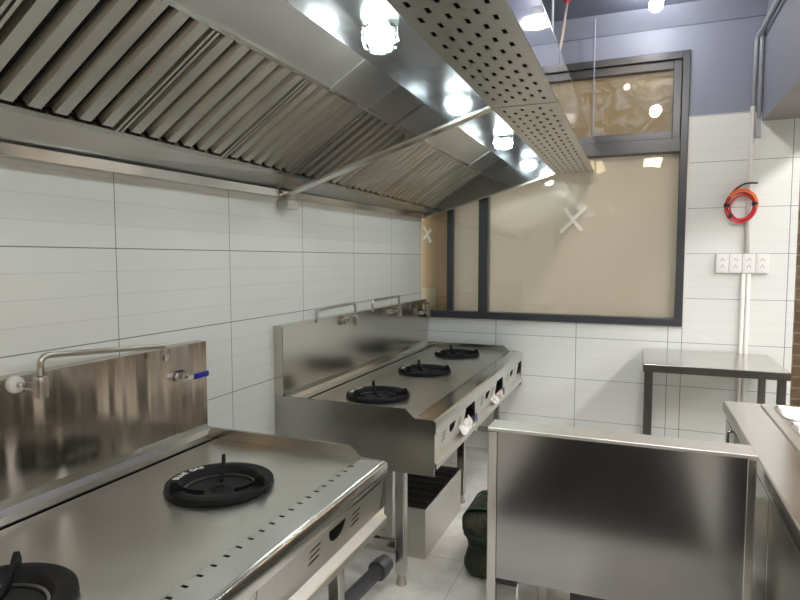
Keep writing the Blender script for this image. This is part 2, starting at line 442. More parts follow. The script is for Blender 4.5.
# ------------------------------------------------------------------ the setting
YB = 4.417; ZC = 3.10
WX1, WZ0, WZ1 = 1.873, 1.01, 2.83            # window opening in the back wall, from x = 0
b = MB(); b.box(-0.14, 0, -3.2, YB, 0, ZC); b.build('wall_left', M['tileL'], kind='structure')
b = MB()
b.box(-0.14, 2.512, YB, YB + 0.14, 0, WZ0); b.box(WX1, 2.512, YB, YB + 0.14, WZ0, ZC); b.box(-0.14, WX1, YB, YB + 0.14, WZ1, ZC)
b.build('wall_back', M['tileB'], kind='structure')
b = MB(); b.box(-0.14, 7.0, -3.2, 6.4, -0.1, 0); b.build('floor', M['floor'], kind='structure')
b = MB(); b.box(-0.14, 7.0, -3.2, 6.4, ZC, ZC + 0.1); b.build('ceiling', M['ceil'], kind='structure')
# cove where the ceiling meets the back wall
b = MB(); b.prism([(YB, 2.995), (YB, ZC), (YB - 0.10, ZC), (YB - 0.07, 3.072), (YB - 0.03, 3.035)], 0, 2.29, axis=0)
b.build('trim_1', M['paint'], kind='structure', auto=30)
b = MB(); b.box(-0.14, 7.0, -3.34, -3.2, 0, ZC); b.build('wall_rear', M['darkwall'], kind='structure')
b = MB(); b.box(7.0, 7.14, -3.2, 6.4, 0, ZC); b.build('wall_right', M['tanwall'], kind='structure')
b = MB(); b.box(1.9, 7.0, 6.26, 6.4, 0, ZC); b.build('wall_passage', M['stone'], kind='structure')
b = MB(); b.box(1.76, 1.9, YB + 0.14, 6.4, 0, ZC); b.build('wall_passage_side', M['stone'], kind='structure')
# ceiling beam, painted on its side, bare underneath
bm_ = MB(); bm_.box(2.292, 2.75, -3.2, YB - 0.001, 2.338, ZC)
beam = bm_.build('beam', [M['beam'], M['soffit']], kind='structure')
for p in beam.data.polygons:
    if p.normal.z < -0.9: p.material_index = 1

# window: frame, mullion, opening sash above, panes and the sheets behind them
win = bpy.data.objects.new('window_1', None); COL.objects.link(win); win.location = (0.93, YB, WZ0); win['kind'] = 'structure'
fy0, fy1 = YB - 0.022, YB + 0.07
def frame_rect(x0, x1, z0, z1, wl, wr, wb, wt, y0, y1, name, bev=0.003, mat=None):
    q = MB()
    q.box(x0, x0 + wl, y0, y1, z0, z1, bev); q.box(x1 - wr, x1, y0, y1, z0, z1, bev)
    q.box(x0 + wl, x1 - wr, y0 + .001, y1, z0, z0 + wb, bev); q.box(x0 + wl, x1 - wr, y0 + .001, y1, z1 - wt, z1, bev)
    return q.build(name, mat or M['frame'], win)
q = MB()
q.box(0.002, 1.871, fy0, fy1, WZ0 + .001, 1.062, .003); q.box(1.826, 1.871, fy0 - .002, fy1, 1.062, WZ1 - .001, .003)
q.box(0.002, 1.826, fy0, fy1, WZ1 - 0.05, WZ1 - .001, .003); q.box(0.002, 1.826, fy0, fy1, 2.178, 2.268, .003)
q.box(0.463, 0.532, fy0 + .004, fy1, 1.062, 2.178, .003)
q.build('window_frame', M['frame'], win)
q = MB(); q.box(0.203, 0.25, YB + 0.02, YB + 0.06, 1.062, 2.178, .002); q.build('sliding_rail', M['frame'], win)
frame_rect(0.01, 1.824, 2.27, 2.778, 0.05, 0.05, 0.05, 0.055, YB + 0.0, YB + 0.05, 'sash')
q = MB(); q.box(0.534, 1.828, YB + .022, YB + .028, 1.06, 2.18); q.build('pane', M['pane'], win)
q = MB(); q.box(0.002, 0.465, YB + .030, YB + .036, 1.06, 2.18); q.build('pane', M['pane'], win)
q = MB(); q.box(0.055, 1.78, YB + .026, YB + .032, 2.315, 2.73); q.build('pane', M['dusty'], win)
q = MB(); q.box(0.465, 1.86, YB + .066, YB + .068, 1.03, 2.20); q.build('paper_sheet', M['board'], win)
q = MB(); q.box(0.252, 0.462, YB + .066, YB + .068, 1.03, 2.20); q.build('cream_sheet', M['paleboard'], win)
q = MB(); q.box(-0.06, 0.25, YB + .076, YB + .10, 1.03, 2.20); q.build('plywood_sheet', M['ply'], win)
q = MB(); q.box(-0.02, 0.10, YB + .070, YB + .076, 1.03, 1.235); q.build('plywood_offcut', M['board2'], win)
q = MB(); q.box(0.0, 1.86, YB + .066, YB + .068, 2.20, 2.80); q.build('tan_sheet', M['board2'], win)
# rough plaster edge at the right of the window
q = MB(); q.box(1.873, 1.884, YB - .006, YB, 1.0, 2.40); q.build('trim_2', M['pvcwhite'], kind='structure')

def tape_cross(cx, cz, label, ln):
    q = MB()
    for kk, (dx, dz, wz) in enumerate(((ln[0], ln[1], .012), (ln[2], ln[3], .012))):
        d = Vector((dx, 0, dz)); n = Vector((-d.z, 0, d.x)).normalized() * wz
        c = Vector((cx, 0, cz)); y0, y1 = YB + .0200 - .0008 * kk, YB + .0215
        pts = [c - d + n, c + d + n, c + d - n, c - d - n]
        A = [q.bm.verts.new((p.x, y0, p.z)) for p in pts]; B = [q.bm.verts.new((p.x, y1, p.z)) for p in pts]
        q.bm.faces.new(A); q.bm.faces.new(B[::-1])
        for i in range(4): q.bm.faces.new((A[i], A[(i + 1) % 4], B[(i + 1) % 4], B[i]))
    return tag(q.build('tape_cross', M['tape']), label, 'tape')
tape_cross(1.147, 1.745, 'cream masking tape cross stuck on the big beige window pane', (0.088, 0.09, 0.06, -0.08))
q = tape_cross(0.035, 1.66, 'masking tape cross on the narrow brown pane, half cut off by the tiled wall', (0.032, 0.038, 0.032, -0.065))
for v in q.data.vertices: v.co.x = max(v.co.x, 0.004); v.co.y += 0.006

# ------------------------------------------------------------------ wok ranges
def lettering(parent, cx, cy, r, z, text, a_mid, step):
    q = MB()
    for i, ch in enumerate(text):
        if ch == ' ': continue
        cu = bpy.data.curves.new('t', 'FONT'); cu.body = ch; cu.size = 0.027; cu.align_x = 'CENTER'; cu.extrude = 0.0006; cu.offset = 0.0006
        ob = bpy.data.objects.new('t', cu); COL.objects.link(ob)
        bpy.context.view_layer.update()
        me = bpy.data.meshes.new_from_object(ob.evaluated_get(bpy.context.evaluated_depsgraph_get()))
        a = a_mid - (i - (len(text) - 1) / 2) * step
        T = Matrix.Translation((cx + r * math.cos(a), cy + r * math.sin(a), z)) @ Matrix.Rotation(a - PI / 2, 4, 'Z')
        me.transform(T); q.bm.from_mesh(me)
        bpy.data.objects.remove(ob); bpy.data.curves.remove(cu); bpy.data.meshes.remove(me)
    return q.build('lettering', M['letter'], parent)

WORDS = (('BLUE', 190), ('GAS', 160))
def burner(root, cx, cy, zt, text=None):
    R = 0.158
    q = MB(); q.lathe([(R, zt + .001), (R + .003, zt + .006), (R + .001, zt + .018), (R - .004, zt + .021), (R - .036, zt + .021), (R - .042, zt + .017),
                       (R - .052, zt - .004), (R - .085, zt - .045), (R - .090, zt - .045), (R - .056, zt - .010), (R - .012, zt + .001)], (cx, cy, 0), 56, closed=True)
    ring = q.build('burner', M['iron'], root, auto=35)
    for k in range(3):
        a = math.radians(4 + 120 * k); ca, sa = math.cos(a), math.sin(a); tx, ty = -sa, ca
        q = MB()
        prof = [(R - .002, zt + .016), (R - .002, zt + .034), (R - .012, zt + .052), (R - .020, zt + .050), (R - .042, zt + .028), (R - .075, zt + .012), (R - .105, zt + .002), (R - .105, zt - .016), (R - .06, zt - .010), (R - .046, zt + .010)]
        hw = 0.0055
        A = [q.bm.verts.new((cx + ca * r + tx * hw, cy + sa * r + ty * hw, z)) for r, z in prof]
        B = [q.bm.verts.new((cx + ca * r - tx * hw, cy + sa * r - ty * hw, z)) for r, z in prof]
        q.bm.faces.new(A); q.bm.faces.new(B[::-1])
        for i in range(len(prof)): q.bm.faces.new((A[i], A[(i + 1) % len(prof)], B[(i + 1) % len(prof)], B[i]))
        q.build('pot_prong', M['iron'], ring)
    q = MB(); q.lathe([(.034, zt - .05), (.036, zt - .012), (.030, zt - .004), (.014, zt - .002), (.012, zt - .010), (0, zt - .010)], (cx, cy, 0), 28)
    q.build('burner_head', M['iron'], ring, auto=35)
    q = MB(); q.lathe([(R - .058, zt - .008), (R - .07, zt - .06), (0, zt - .065)], (cx, cy, 0), 40); q.build('burner_bowl', M['black'], ring)
    if text:
        for wd, am in text: lettering(ring, cx, cy, R - .031, zt + .0212, wd, math.radians(am), math.radians(6.8))

def faucet(root, y, z, side, length, x0, disc=False, name='faucet', drop=0.05, rise=0.075, sag=.004):
    """wall tap: body on the splash, gooseneck spout swung along the wall"""
    xs = x0 + 0.052
    q = MB(); q.box(xs - .014, xs + .014, y - .014, y + .014, z - .035, z + .022, .004)
    q.tube([(x0, y, z - .008), (xs - .010, y, z - .008)], .012, 12)
    body = q.build('faucet', M['nickel'], root, auto=30)
    q = MB(); e = y + side * length
    q.tube(round_path([(xs, y, z + .02), (xs, y, z + rise), (xs, e, z + rise - sag), (xs, e, z + rise - drop)], .045, 8), .0085, 12)
    q.build('spout', M['nickel'], body, smooth=True)
    q = MB(); q.tube([(xs, e, z + rise - drop + .008), (xs, e, z + rise - drop - .014)], .0115, 12); q.build('nozzle', M['chrome'], body, auto=30)
    q = MB()
    if disc:
        q.lathe([(.0, .016), (.010, .016), (.022, .010), (.024, .002), (.024, 0)], (x0, y - .036, z + .004), 32, axis='x')
        q.build('wall_flange', M['plastic'], body, auto=30)
        q = MB(); q.lathe([(0, .030), (.007, .028), (.008, .016)], (x0, y - .036, z + .004), 16, axis='x'); q.build('screw', M['chrome'], body, smooth=True)
    else:
        q.lathe([(0, .024), (.014, .022), (.018, .008), (.02, 0)], (x0, y - .032, z - .006), 24, axis='x')
        q.build('tap_knob', M['chrome'], body, auto=30)

def wok_range(label, X, y0, y1, burners, hole_dy, open_front, texts, leg_ys, taps, bx=.388):
    """X = shift from the wall. worktop .775 high, splash 1.15 high"""
    zt = 0.775
    root = thing('wok_range', label, 'stove', (X + .4, (y0 + y1) / 2, 0))
    px = lambda x: X + x
    # worktop with burner openings
    q = MB()
    q.holed(rect(px(.094), px(.700), y0 + .012, y1 - .012), [circle(px(bx), yb, .102, 40) for yb in burners], lambda a, c: Vector((a, c, zt)), (0, 0, -.004))
    q.build('worktop', M['top'], root)
    # front bar with drain slots
    n = int((y1 - y0 - .10) / .046); ys = [y0 + .012]
    slots = []
    for k in range(n):
        c = y0 + .06 + k * .046; ys += [c - .0045, c + .0045]; slots.append(len(ys) - 2)
    ys.append(y1 - .012)
    q = MB(); S = set(slots)
    q.cells([px(.704), px(.708), px(.724), px(.795)], ys, lambda i, j: i == 1 and j in S, lambda a, c: (a, c, zt + .002), (0, 0, -.004))
    q.prism([(px(.795), zt + .002), (px(.803), zt - .001), (px(.808), zt - .008), (px(.808), .722), (px(.803), .716), (px(.792), .716), (px(.792), .722), (px(.797), .722), (px(.797), zt - .004)], y0, y1)
    q.build('front_rail', M['bright'], root, auto=40)
    q = MB(); q.box(px(.690), px(.770), y0 + .013, y1 - .013, zt - .05, zt - .012); q.box(px(.085), px(.096), y0 + .013, y1 - .013, zt - .05, zt - .012)
    q.build('drain_gutter', M['black'], root)
    # splash
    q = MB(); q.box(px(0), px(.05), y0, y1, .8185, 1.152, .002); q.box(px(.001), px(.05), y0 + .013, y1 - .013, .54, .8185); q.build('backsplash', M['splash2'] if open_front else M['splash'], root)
    q = MB(); q.prism([(px(.05), .832), (px(.074), .818), (px(.084), .800), (px(.084), .776), (px(.05), .776)], y0 + .012, y1 - .012); q.build('rear_gutter_cover', M['bright'], root)
    # side panels, standing 4 cm above the worktop and sloping down at the front
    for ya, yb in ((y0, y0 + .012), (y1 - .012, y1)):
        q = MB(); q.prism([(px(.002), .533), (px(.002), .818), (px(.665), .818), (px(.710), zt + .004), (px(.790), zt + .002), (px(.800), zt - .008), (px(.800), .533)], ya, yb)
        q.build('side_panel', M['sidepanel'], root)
    # front panels with vents and control openings
    def vent(c, sgn=1):
        L = []
        for k in range(3):
            z = .648 + k * .018
            L.append([(c - .028, z), (c + .028, z + .004), (c + .028, z + .011), (c - .028, z + .007)])
        return L
    if open_front:
        spans = [(y0 + .012 + .70 * k, min(y0 + .50 + .70 * k, y1 - .06)) for k in range(len(burners))]
    else:
        spans = [(y0 + .012, (burners[0] + burners[1]) / 2 - .002), ((burners[0] + burners[1]) / 2 + .002, y1 - .014)]
    xf = lambda z: px(.784 + (z - .604) * .16)
    for (a, c), yb in zip(spans, burners):
        h = yb + hole_dy
        D = [(h - .055 + .11 * t / 10, .700 - .0 * t) for t in range(11)]
        D = [(h + .052 * math.cos(t), .701 - .046 * math.sin(t)) for t in [PI * i / 14 for i in range(15)]]
        q = MB(); q.holed(rect(a, c, .604, .718), [D] + vent(h - .125) + vent(h + .125), lambda u, z: Vector((xf(z), u, z)), (-.0015, 0, 0))
        fp = q.build('front_panel', M['filmpanel'] if open_front else M['sheet'], root)
        q = MB(); q.tube([(px(.745), h + .005, .680), (px(.778), h + .005, .680)], .014, 16); q.build('control_knob', M['iron'], fp, auto=30)
    q = MB(); q.box(px(.60), px(.748), y0 + .013, y1 - .013, .612, .714); q.build('burner_box', M['black'], root) if not open_front else q.bm.free()
    if open_front:
        for (a, c) in spans:
            q = MB(); q.box(px(.60), px(.744), a + .006, c - .01, .612, .714); q.build('burner_box', M['black'], root)
            if c + .16 < y1:
                q = MB(); q.prism([(px(.74), .60), (px(.74), .716), (px(.803), .716), (px(.806), .600), (px(.806), .545)], c + .165, c + .215); post = q.build('front_post', M['bright'], root)
                q = MB(); q.box(px(.800), px(.8085), c + .18, c + .205, .600, .640, .002); q.build('tag', M['bluetag'], post)
            if c > 3.6: continue
            sz = 1.0 if c < 3.2 else .55
            q = MB()
            g = random.Random(int(a * 100)); yy = [c - .10 + .026 * sz * i for i in range(9)]
            rows = []
            for u in range(5):
                rows.append([q.bm.verts.new((px(.782 + .009 * u) + g.uniform(0, .006), y + g.uniform(-.01, .01), .628 - .010 * u + sz * g.uniform(.0, .034))) for y in yy])
            for u in range(4):
                for k in range(8): q.bm.faces.new((rows[u][k], rows[u][k + 1], rows[u + 1][k + 1], rows[u + 1][k]))
            q.build('protective_film', M['film'], root)
    # slanted foot shelf below the panels
    q = MB(); q.prism([(px(.772), .612), (px(.806), .590), (px(.810), .585), (px(.810), .564), (px(.805), .564), (px(.805), .582), (px(.772), .602)], y0 + .012, y1 - .012)
    q.build('foot_shelf', M['shelf'], root)
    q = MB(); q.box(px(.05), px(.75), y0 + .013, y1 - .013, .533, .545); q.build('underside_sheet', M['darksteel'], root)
    # legs with adjustable feet and a rail between
    for y in leg_ys:
        for x in (.632, .12):
            q = MB(); q.box(px(x) - .022, px(x) + .022, y - .022, y + .022, .05, .535, .004); lg = q.build('leg', M['leg'], root)
            q = MB(); q.lathe([(.018, .055), (.018, .025), (.024, .012), (.024, 0)], (px(x), y, 0), 16); q.build('foot', M['nickel'], lg, auto=30)
        q = MB(); q.box(px(.142), px(.610), y - .012, y + .012, .165, .20, .003); q.build('cross_rail', M['leg'], root)
    if open_front:
        q = MB(); q.box(.522, .590, leg_ys[0] + .0, leg_ys[0] + .03, .205, .532, .002); q.build('hanging_plate', M['leg'], root)
    for k, yb in enumerate(burners): burner(root, px(bx), yb, zt, texts[k])
    for t in taps: faucet(root, x0=px(.05), **t)
    return root

r1 = wok_range('two-burner stainless wok range in the foreground with a blue valve lever on its backsplash', .004, .385, 1.826, [.735, 1.435], .045, False,
               [WORDS, WORDS], [.44, 1.10, 1.78], [dict(y=1.105, z=1.128, side=1, length=.455, disc=True, rise=.078, drop=.072, sag=.034)], bx=.420)
q = MB(); q.tube([(.054, 1.668, 1.040), (.092, 1.668, 1.040)], .012, 14); q.lathe([(.0, .044), (.015, .042), (.018, .034), (.018, .006), (.0, .004)], (.054, 1.668, 1.040), 6, axis='x')
vb = q.build('valve', M['chrome'], r1, auto=30)
q = MB(); q.prism([(1.668, 1.032), (1.702, 1.034), (1.702, 1.048), (1.668, 1.048)], .098, .104, axis=0); q.build('lever', M['chrome'], vb)
q = MB(); q.box(.094, .108, 1.698, 1.778, 1.028, 1.050, .006, 3); q.build('lever_grip', M['blue'], vb, auto=40)
r2 = wok_range('three-burner stainless wok range against the back wall below the window', .0, 2.36, 4.395, [2.70, 3.40, 4.10], -.06, True,
               [WORDS, WORDS, WORDS], [2.405, 3.38, 4.33],
               [dict(y=3.03, z=1.122, side=-1, length=.44, rise=.095, drop=.055), dict(y=3.70, z=1.118, side=-1, length=.44, rise=.10, drop=.055), dict(y=4.30, z=1.06, side=-1, length=.12, rise=.07, drop=.05)])

# ------------------------------------------------------------------ extractor hoods
def hood(label, y0, y1, lamps, seam_end):
    root = thing('extractor_hood', label, 'extractor hood', (.65, (y0 + y1) / 2, 1.75))
    e = .003; a, c = y0 + e, y1 - e
    zr = lambda y: 1.722 + .0127 * y                # the wall edge hangs a touch lower at the near end
    # grease trough on the wall side and the plate above it
    q = MB(); q.prism([(.004, zr(a)), (.046, zr(a)), (.060, zr(a) + .030), (.054, zr(a) + .032), (.042, zr(a) + .006), (.004, zr(a) + .006)], a, c,
                      prof1=[(.004, zr(c)), (.046, zr(c)), (.060, zr(c) + .030), (.054, zr(c) + .032), (.042, zr(c) + .006), (.004, zr(c) + .006)])
    q.build('grease_trough', M['bright'], root)
    q = MB(); q.prism([(.010, zr(a) + .01), (.016, zr(a) + .01), (.100, 1.846), (.100, 1.856), (.090, 1.856)], a, c, prof1=[(.010, zr(c) + .01), (.016, zr(c) + .01), (.100, 1.846), (.100, 1.856), (.090, 1.856)])
    q.build('rear_plate', M['hood'], root)
    # filter slope
    P0, P1 = Vector((.100, 0, 1.850)), Vector((.490, 0, 2.106)); U = (P1 - P0).normalized(); Nn = Vector((U.z, 0, -U.x)); Ls = (P1 - P0).length
    def SP(u, n, y): return P0 + U * u + Nn * n + Vector((0, y, 0))
    q = MB()
    for u0, u1, n0, n1 in ((-.006, .012, -.02, .006), (Ls - .008, Ls + .006, -.02, .004)):
        prof = [(SP(u, n, 0).x, SP(u, n, 0).z) for u, n in ((u0, n0), (u1, n0), (u1, n1), (u0, n1))]
        q.prism(prof, a, c)
    q.build('filter_rail', M['bright'], root)
    nf = 4; w = (c - a - .01) / nf
    for k in range(nf):
        f0 = a + .005 + w * k; f1 = f0 + w
        q = MB()
        def chan(yc, hw, hn, n0, ua, ub, top=.6):
            prof = [(yc - hw, n0), (yc - hw * top, n0 + hn), (yc + hw * top, n0 + hn), (yc + hw, n0)]
            A = [q.bm.verts.new(SP(ua, n, y)) for y, n in prof]; B = [q.bm.verts.new(SP(ub, n, y)) for y, n in prof]
            m = len(prof)
            for i in range(m - 1): q.bm.faces.new((A[i], A[i + 1], B[i + 1], B[i]))
            q.bm.faces.new(A); q.bm.faces.new(B[::-1])
        pitch = (w - .03) / 6
        for j in range(6):
            chan(f0 + .020 + pitch * (j + .5), pitch * .31, .024, -.022, .020, Ls - .010, .80)
        for yy in (f0 + .004, f1 - .014):                       # frame sides
            A = [SP(u, n, y) for u, n, y in ((.012, -.02, yy), (.012, .004, yy), (.012, .004, yy + .010), (.012, -.02, yy + .010))]
            B = [SP(u, n, y) for u, n, y in ((Ls - .01, -.02, yy), (Ls - .01, .004, yy), (Ls - .01, .004, yy + .010), (Ls - .01, -.02, yy + .010))]
            A = [q.bm.verts.new(p) for p in A]; B = [q.bm.verts.new(p) for p in B]
            q.bm.faces.new(A); q.bm.faces.new(B[::-1])
            for i in range(4): q.bm.faces.new((A[i], A[(i + 1) % 4], B[(i + 1) % 4], B[i]))
        flt = q.build('baffle_filter', M['baffle'], root)
        q = MB()
        A = [q.bm.verts.new(SP(u, -.040, y)) for u, y in ((.0, f0), (.0, f1), (Ls, f1), (Ls, f0))]; q.bm.faces.new(A)
        for j in range(7):
            yc = f0 + .020 + pitch * j
            v = [q.bm.verts.new(SP(u, n, min(max(yc + d, f0 + .001), f1 - .001))) for u in (.012, Ls - .01) for d, n in ((-pitch * .34, -.020), (-pitch * .2, -.036), (pitch * .2, -.036), (pitch * .34, -.020))]
            for i in range(3): q.bm.faces.new((v[i], v[i + 1], v[i + 5], v[i + 4]))
        q.build('filter_back', M['black'], flt)
    # smooth plate, lamp channel and front slope
    q = MB()
    prof = [(.486, 2.106), (.640, 2.197), (.640, 2.252), (.855, 2.252), (1.029, 2.066)]
    back = [(1.032, 2.072), (.858, 2.256), (.634, 2.256), (.634, 2.204), (.484, 2.112)]
    q.prism(prof[:2] + back[3:], a, c)
    q.build('smooth_plate', M['hood'], root)
    q = MB(); q.prism(prof[1:] + back[:4], a, c); q.build('lamp_channel', M['channel'], root)
    q = MB(); mid = c - .335
    q.prism([(.487, 2.1055), (.638, 2.1955), (.640, 2.191), (.490, 2.101)], mid - .018, mid + .018); q.build('joint_strip', M['hood'], root)
    # perforated make-up air panel
    xs = [1.029]; 
    for k in range(6): xs += [1.066 + .036 * k - .006, 1.066 + .036 * k + .006]
    xs.append(1.288)
    ys = [a]; yk = []
    t = math.ceil((a + .03) / .05)
    while t * .05 < c - .03:
        ys += [t * .05 - .0165, t * .05 + .0165]; yk.append((len(ys) - 2, t)); t += 1
    ys.append(c); YK = dict(yk)
    q = MB()
    q.cells(xs, ys, lambda i, j: i % 2 == 1 and i < 12 and j in YK and (YK[j] + (i // 2)) % 2 == 1, lambda u, v: (u, v, 2.065), (0, 0, .002))
    q.build('perforated_panel', M['perf'], root)
    q = MB(); q.box(1.036, 1.282, a + .002, c - .002, 2.074, 2.079); q.build('shade_liner', M['black'], root)  # black sheet added so the slots read as a shaded hollow
    # outer shell
    q = MB(); q.box(1.284, 1.290, a, c, 2.068, 2.258); q.build('front_face', M['mirror'], root)
    q = MB(); q.box(.004, 1.290, a, c, 2.260, 2.266); q.box(.004, .010, a, c, 1.80, 2.260); q.build('top_cover', M['hood'], root)
    # end plates with a folded bottom edge
    for yy, wd in ((y0 + .0005, .010), (y1 - .0105, .010)):
        z_ = zr(yy)
        q = MB(); q.prism([(.006, z_ + .004), (.056, z_ + .004), (1.028, 2.066), (1.286, 2.066), (1.286, 2.262), (.006, 2.262)], yy, yy + wd); ep = q.build('end_plate', M['hoodend'], root)
        f0, f1 = (yy - .0003, yy + .026) if yy < (y0 + y1) / 2 else (yy - .016, yy + .0103)
        q = MB(); q.prism([(.050, z_ - .002), (1.030, 2.061), (1.030, 2.072), (.050, z_ + .010)], f0, f1); q.build('folded_edge', M['bright'], ep)
    # bulkhead lamps
    for ly in lamps:
        q = MB(); q.lathe([(.062, 2.251), (.066, 2.240), (.064, 2.232), (.054, 2.232)], (.755, ly, 0), 8); lp = q.build('lamp', M['lampglass'], root)
        q = MB(); q.lathe([(.0, 2.178), (.022, 2.181), (.038, 2.192), (.046, 2.208), (.048, 2.230), (0, 2.230)], (.755, ly, 0), 20); q.build('lamp_bulb', M['hoodbulb'], lp, smooth=True)
        q = MB(); q.lathe([(.064, 2.232), (.066, 2.212), (.058, 2.186), (.036, 2.170), (.0, 2.167)], (.755, ly, 0), 10); q.build('lamp_dome', M['lampglass'], lp)
    return root
hood('near stainless canopy hood section over the foreground wok range', .40, 2.378, [.92, 1.90], True)
hood('far stainless canopy hood section ending at the window', 2.3795, 4.360, [2.90, 3.87], False)

q = MB(); q.box(.003, .062, 2.40, 2.495, 1.700, 1.738, .003); tag(q.build('mounting_block', M['sheet']), 'small steel block on the wall under the joint of the two hoods', 'bracket')
# hangers
def rod(x, y, r, label, z0=2.267):
    q = MB(); q.tube([(x, y, z0), (x, y, ZC - .014)], r, 8)
    q.lathe([(r, ZC - .022), (r * 2.4, ZC - .018), (r * 2.4, ZC - .002), (0, ZC - .001)], (x, y, 0), 8)
    q.lathe([(r, z0 + .014), (r * 2.2, z0 + .012), (r * 2.2, z0), (0, z0)], (x, y, 0), 6)
    return tag(q.build('hanger_rod', M['pvcpaint'], auto=30), label, 'rod')
rod(1.275, 4.34, .0045, 'thin steel rod holding up the far corner of the hood before the window')
rod(1.255, 2.43, .0045, 'thin steel rod holding the hood front where its two sections meet')
q = MB(); q.tube(round_path([(1.13, 3.97, ZC - .02), (1.135, 3.7, 2.75), (1.14, 3.35, 2.45), (1.13, 3.25, 2.268)], .3, 8), .008, 10)
cab = tag(q.build('flexible_conduit', M['pvcwhite'], smooth=True), 'slack white cable sleeve hanging from the ceiling down onto the hood top', 'cable')
q = MB(); q.lathe([(.0, ZC - .028), (.018, ZC - .026), (.020, ZC - .001), (0, ZC - .001)], (1.13, 3.97, 0), 12); q.build('end_cap', M['red'], cab, auto=30)

# ------------------------------------------------------------------ steel box between the range legs
root = thing('steel_box', 'low open-topped steel box standing on the floor under the far wok range', 'box', (.45, 2.95, 0))
q = MB(); x0, x1, y0, y1, h = .20, .66, 2.648, 3.27, .25
q.box(x1 - .006, x1, y0, y1, 0.001, h); q.box(x0, x0 + .006, y0, y1, 0.001, h); q.box(x0 + .006, x1 - .006, y0, y0 + .006, 0.001, h); q.box(x0 + .006, x1 - .006, y1 - .006, y1, 0.001, h); q.box(x0 + .006, x1 - .006, y0 + .006, y1 - .006, 0.001, .006)
q.build('body', M['sheet'], root)
q = MB(); q.box(x0 + .012, x1 - .012, y0 + .012, y1 - .012, .215, .232)
for k in range(7): q.box(x0 + .02, x1 - .02, y0 + .03 + k * .085, y0 + .06 + k * .085, .232, .240, .002)
q.build('grate', M['darksteel'], root)

# waste pipe on the floor
root = thing('waste_pipe', 'dark grey plastic waste pipe lying low beneath the foreground wok range', 'pipe', (.52, 1.9, 0))
q = MB(); q.tube([(.40, .60, .055), (.575, 2.30, .115)], .031, 18); q.build('pipe', M['pvcgrey'], root, smooth=True)
q = MB(); d = Vector((.175, 1.70, .06)).normalized(); c0 = Vector((.575, 2.30, .115))
q.tube([c0 - d * .03, c0 + d * .012], .044, 20); q.tube([c0 + d * .012, c0 + d * .05], .038, 20); q.build('coupling', M['pvcgrey'], root, auto=30)

# camouflage bag
root = thing('duffel_bag', 'camouflage cloth bag with green straps slumped on the floor behind the steel panel', 'bag', (.97, 2.70, 0))
q = MB(); bmesh.ops.create_uvsphere(q.bm, u_segments=40, v_segments=28, radius=1.0)
for v in q.bm.verts:
    x, y, z = v.co; pw = lambda t, p: math.copysign(abs(t) ** p, t)
    X, Y, Z = pw(x, .55), pw(y, .55), pw(z, .45)
    hh = (Z + 1) / 2
    s = 1.0 - .26 * math.exp(-((hh - .46) / .17) ** 2) + .06 * math.exp(-((hh - .85) / .12) ** 2) - .12 * max(0, .25 - hh)
    s += .03 * math.sin(9 * Y + 7 * hh) * (1 - abs(Z))
    v.co = Vector((.972 + X * .112 * s, 2.70 + Y * .18 * (s * .5 + .5), .002 + hh * .318 - .015 * max(0, hh - .8) * (1 + X)))
q.build('body', M['camo'], root, smooth=True)
for yy, za in ((2.60, .33), (2.80, .33)):
    q = MB(); pts = [(.866, yy, .215), (.862, yy, .285), (.895, yy, .322), (.97, yy, .330), (1.05, yy, .322), (1.082, yy, .24)]
    P = round_path(pts, .06, 5)
    A, B = [], []
    for p in P:
        A.append(q.bm.verts.new(p + Vector((0, -.019, 0)))); B.append(q.bm.verts.new(p + Vector((0, .019, 0))))
    for i in range(len(P) - 1): q.bm.faces.new((A[i], A[i + 1], B[i + 1], B[i]))
    o = q.build('strap', M['strap'], root, smooth=True); md = o.modifiers.new('s', 'SOLIDIFY'); md.thickness = .004
for z0, bul in ((.205, .0), (.150, .0)):
    q = MB(); n = 48; ring = []
    for k in range(n):
        a = 2 * PI * k / n; X, Y = math.copysign(abs(math.cos(a)) ** .55, math.cos(a)), math.copysign(abs(math.sin(a)) ** .55, math.sin(a))
        s = 1.0 - .26 * math.exp(-((z0 / .318 - .46) / .17) ** 2) + .055
        zz = z0 + .02 * math.sin(a * 2)
        ring.append([q.bm.verts.new((.972 + X * .112 * s, 2.70 + Y * .18 * (s * .5 + .5), zz + d)) for d in (-.016, .016)])
    for k in range(n): q.bm.faces.new((ring[k][0], ring[(k + 1) % n][0], ring[(k + 1) % n][1], ring[k][1]))
    o = q.build('band', M['strap'], root, smooth=True); md = o.modifiers.new('s', 'SOLIDIFY'); md.thickness = .004

# ------------------------------------------------------------------ low range seen from behind (big steel panel)
root = thing('stock_pot_range', 'low steel range seen from behind, its large back panel filling the foreground on the right', 'stove', (1.52, 2.4, 0))
x0, x1, y0, y1 = 1.094, 1.950, 2.10, 2.215; zt = .852; zb = .285
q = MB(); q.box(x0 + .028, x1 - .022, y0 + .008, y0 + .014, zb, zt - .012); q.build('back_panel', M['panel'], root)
q = MB(); q.prism([(y0, zt - .012), (y0, zt - .002), (y0 + .002, zt), (y1, zt), (y1, zt - .012)], x0, x1, axis=0); q.build('top_cap', M['filmpanel'], root)
q = MB(); q.box(x0, x0 + .034, y0, y0 + .034, .03, zt - .0125, .003); q.build('corner_post', M['leg'], root)
q = MB(); q.box(x1 - .026, x1, y0, y0 + .034, .03, zt - .0125, .003); q.build('corner_post', M['leg'], root)
q = MB(); q.box(x0, x0 + .004, y0 + .035, y1, zb, zt - .013); q.box(x1 - .004, x1, y0 + .035, y1, zb, zt - .013); q.box(x0 + .005, x1 - .005, y1 - .004, y1, zb, zt - .013)
q.build('side_sheet', M['cabinet'], root)
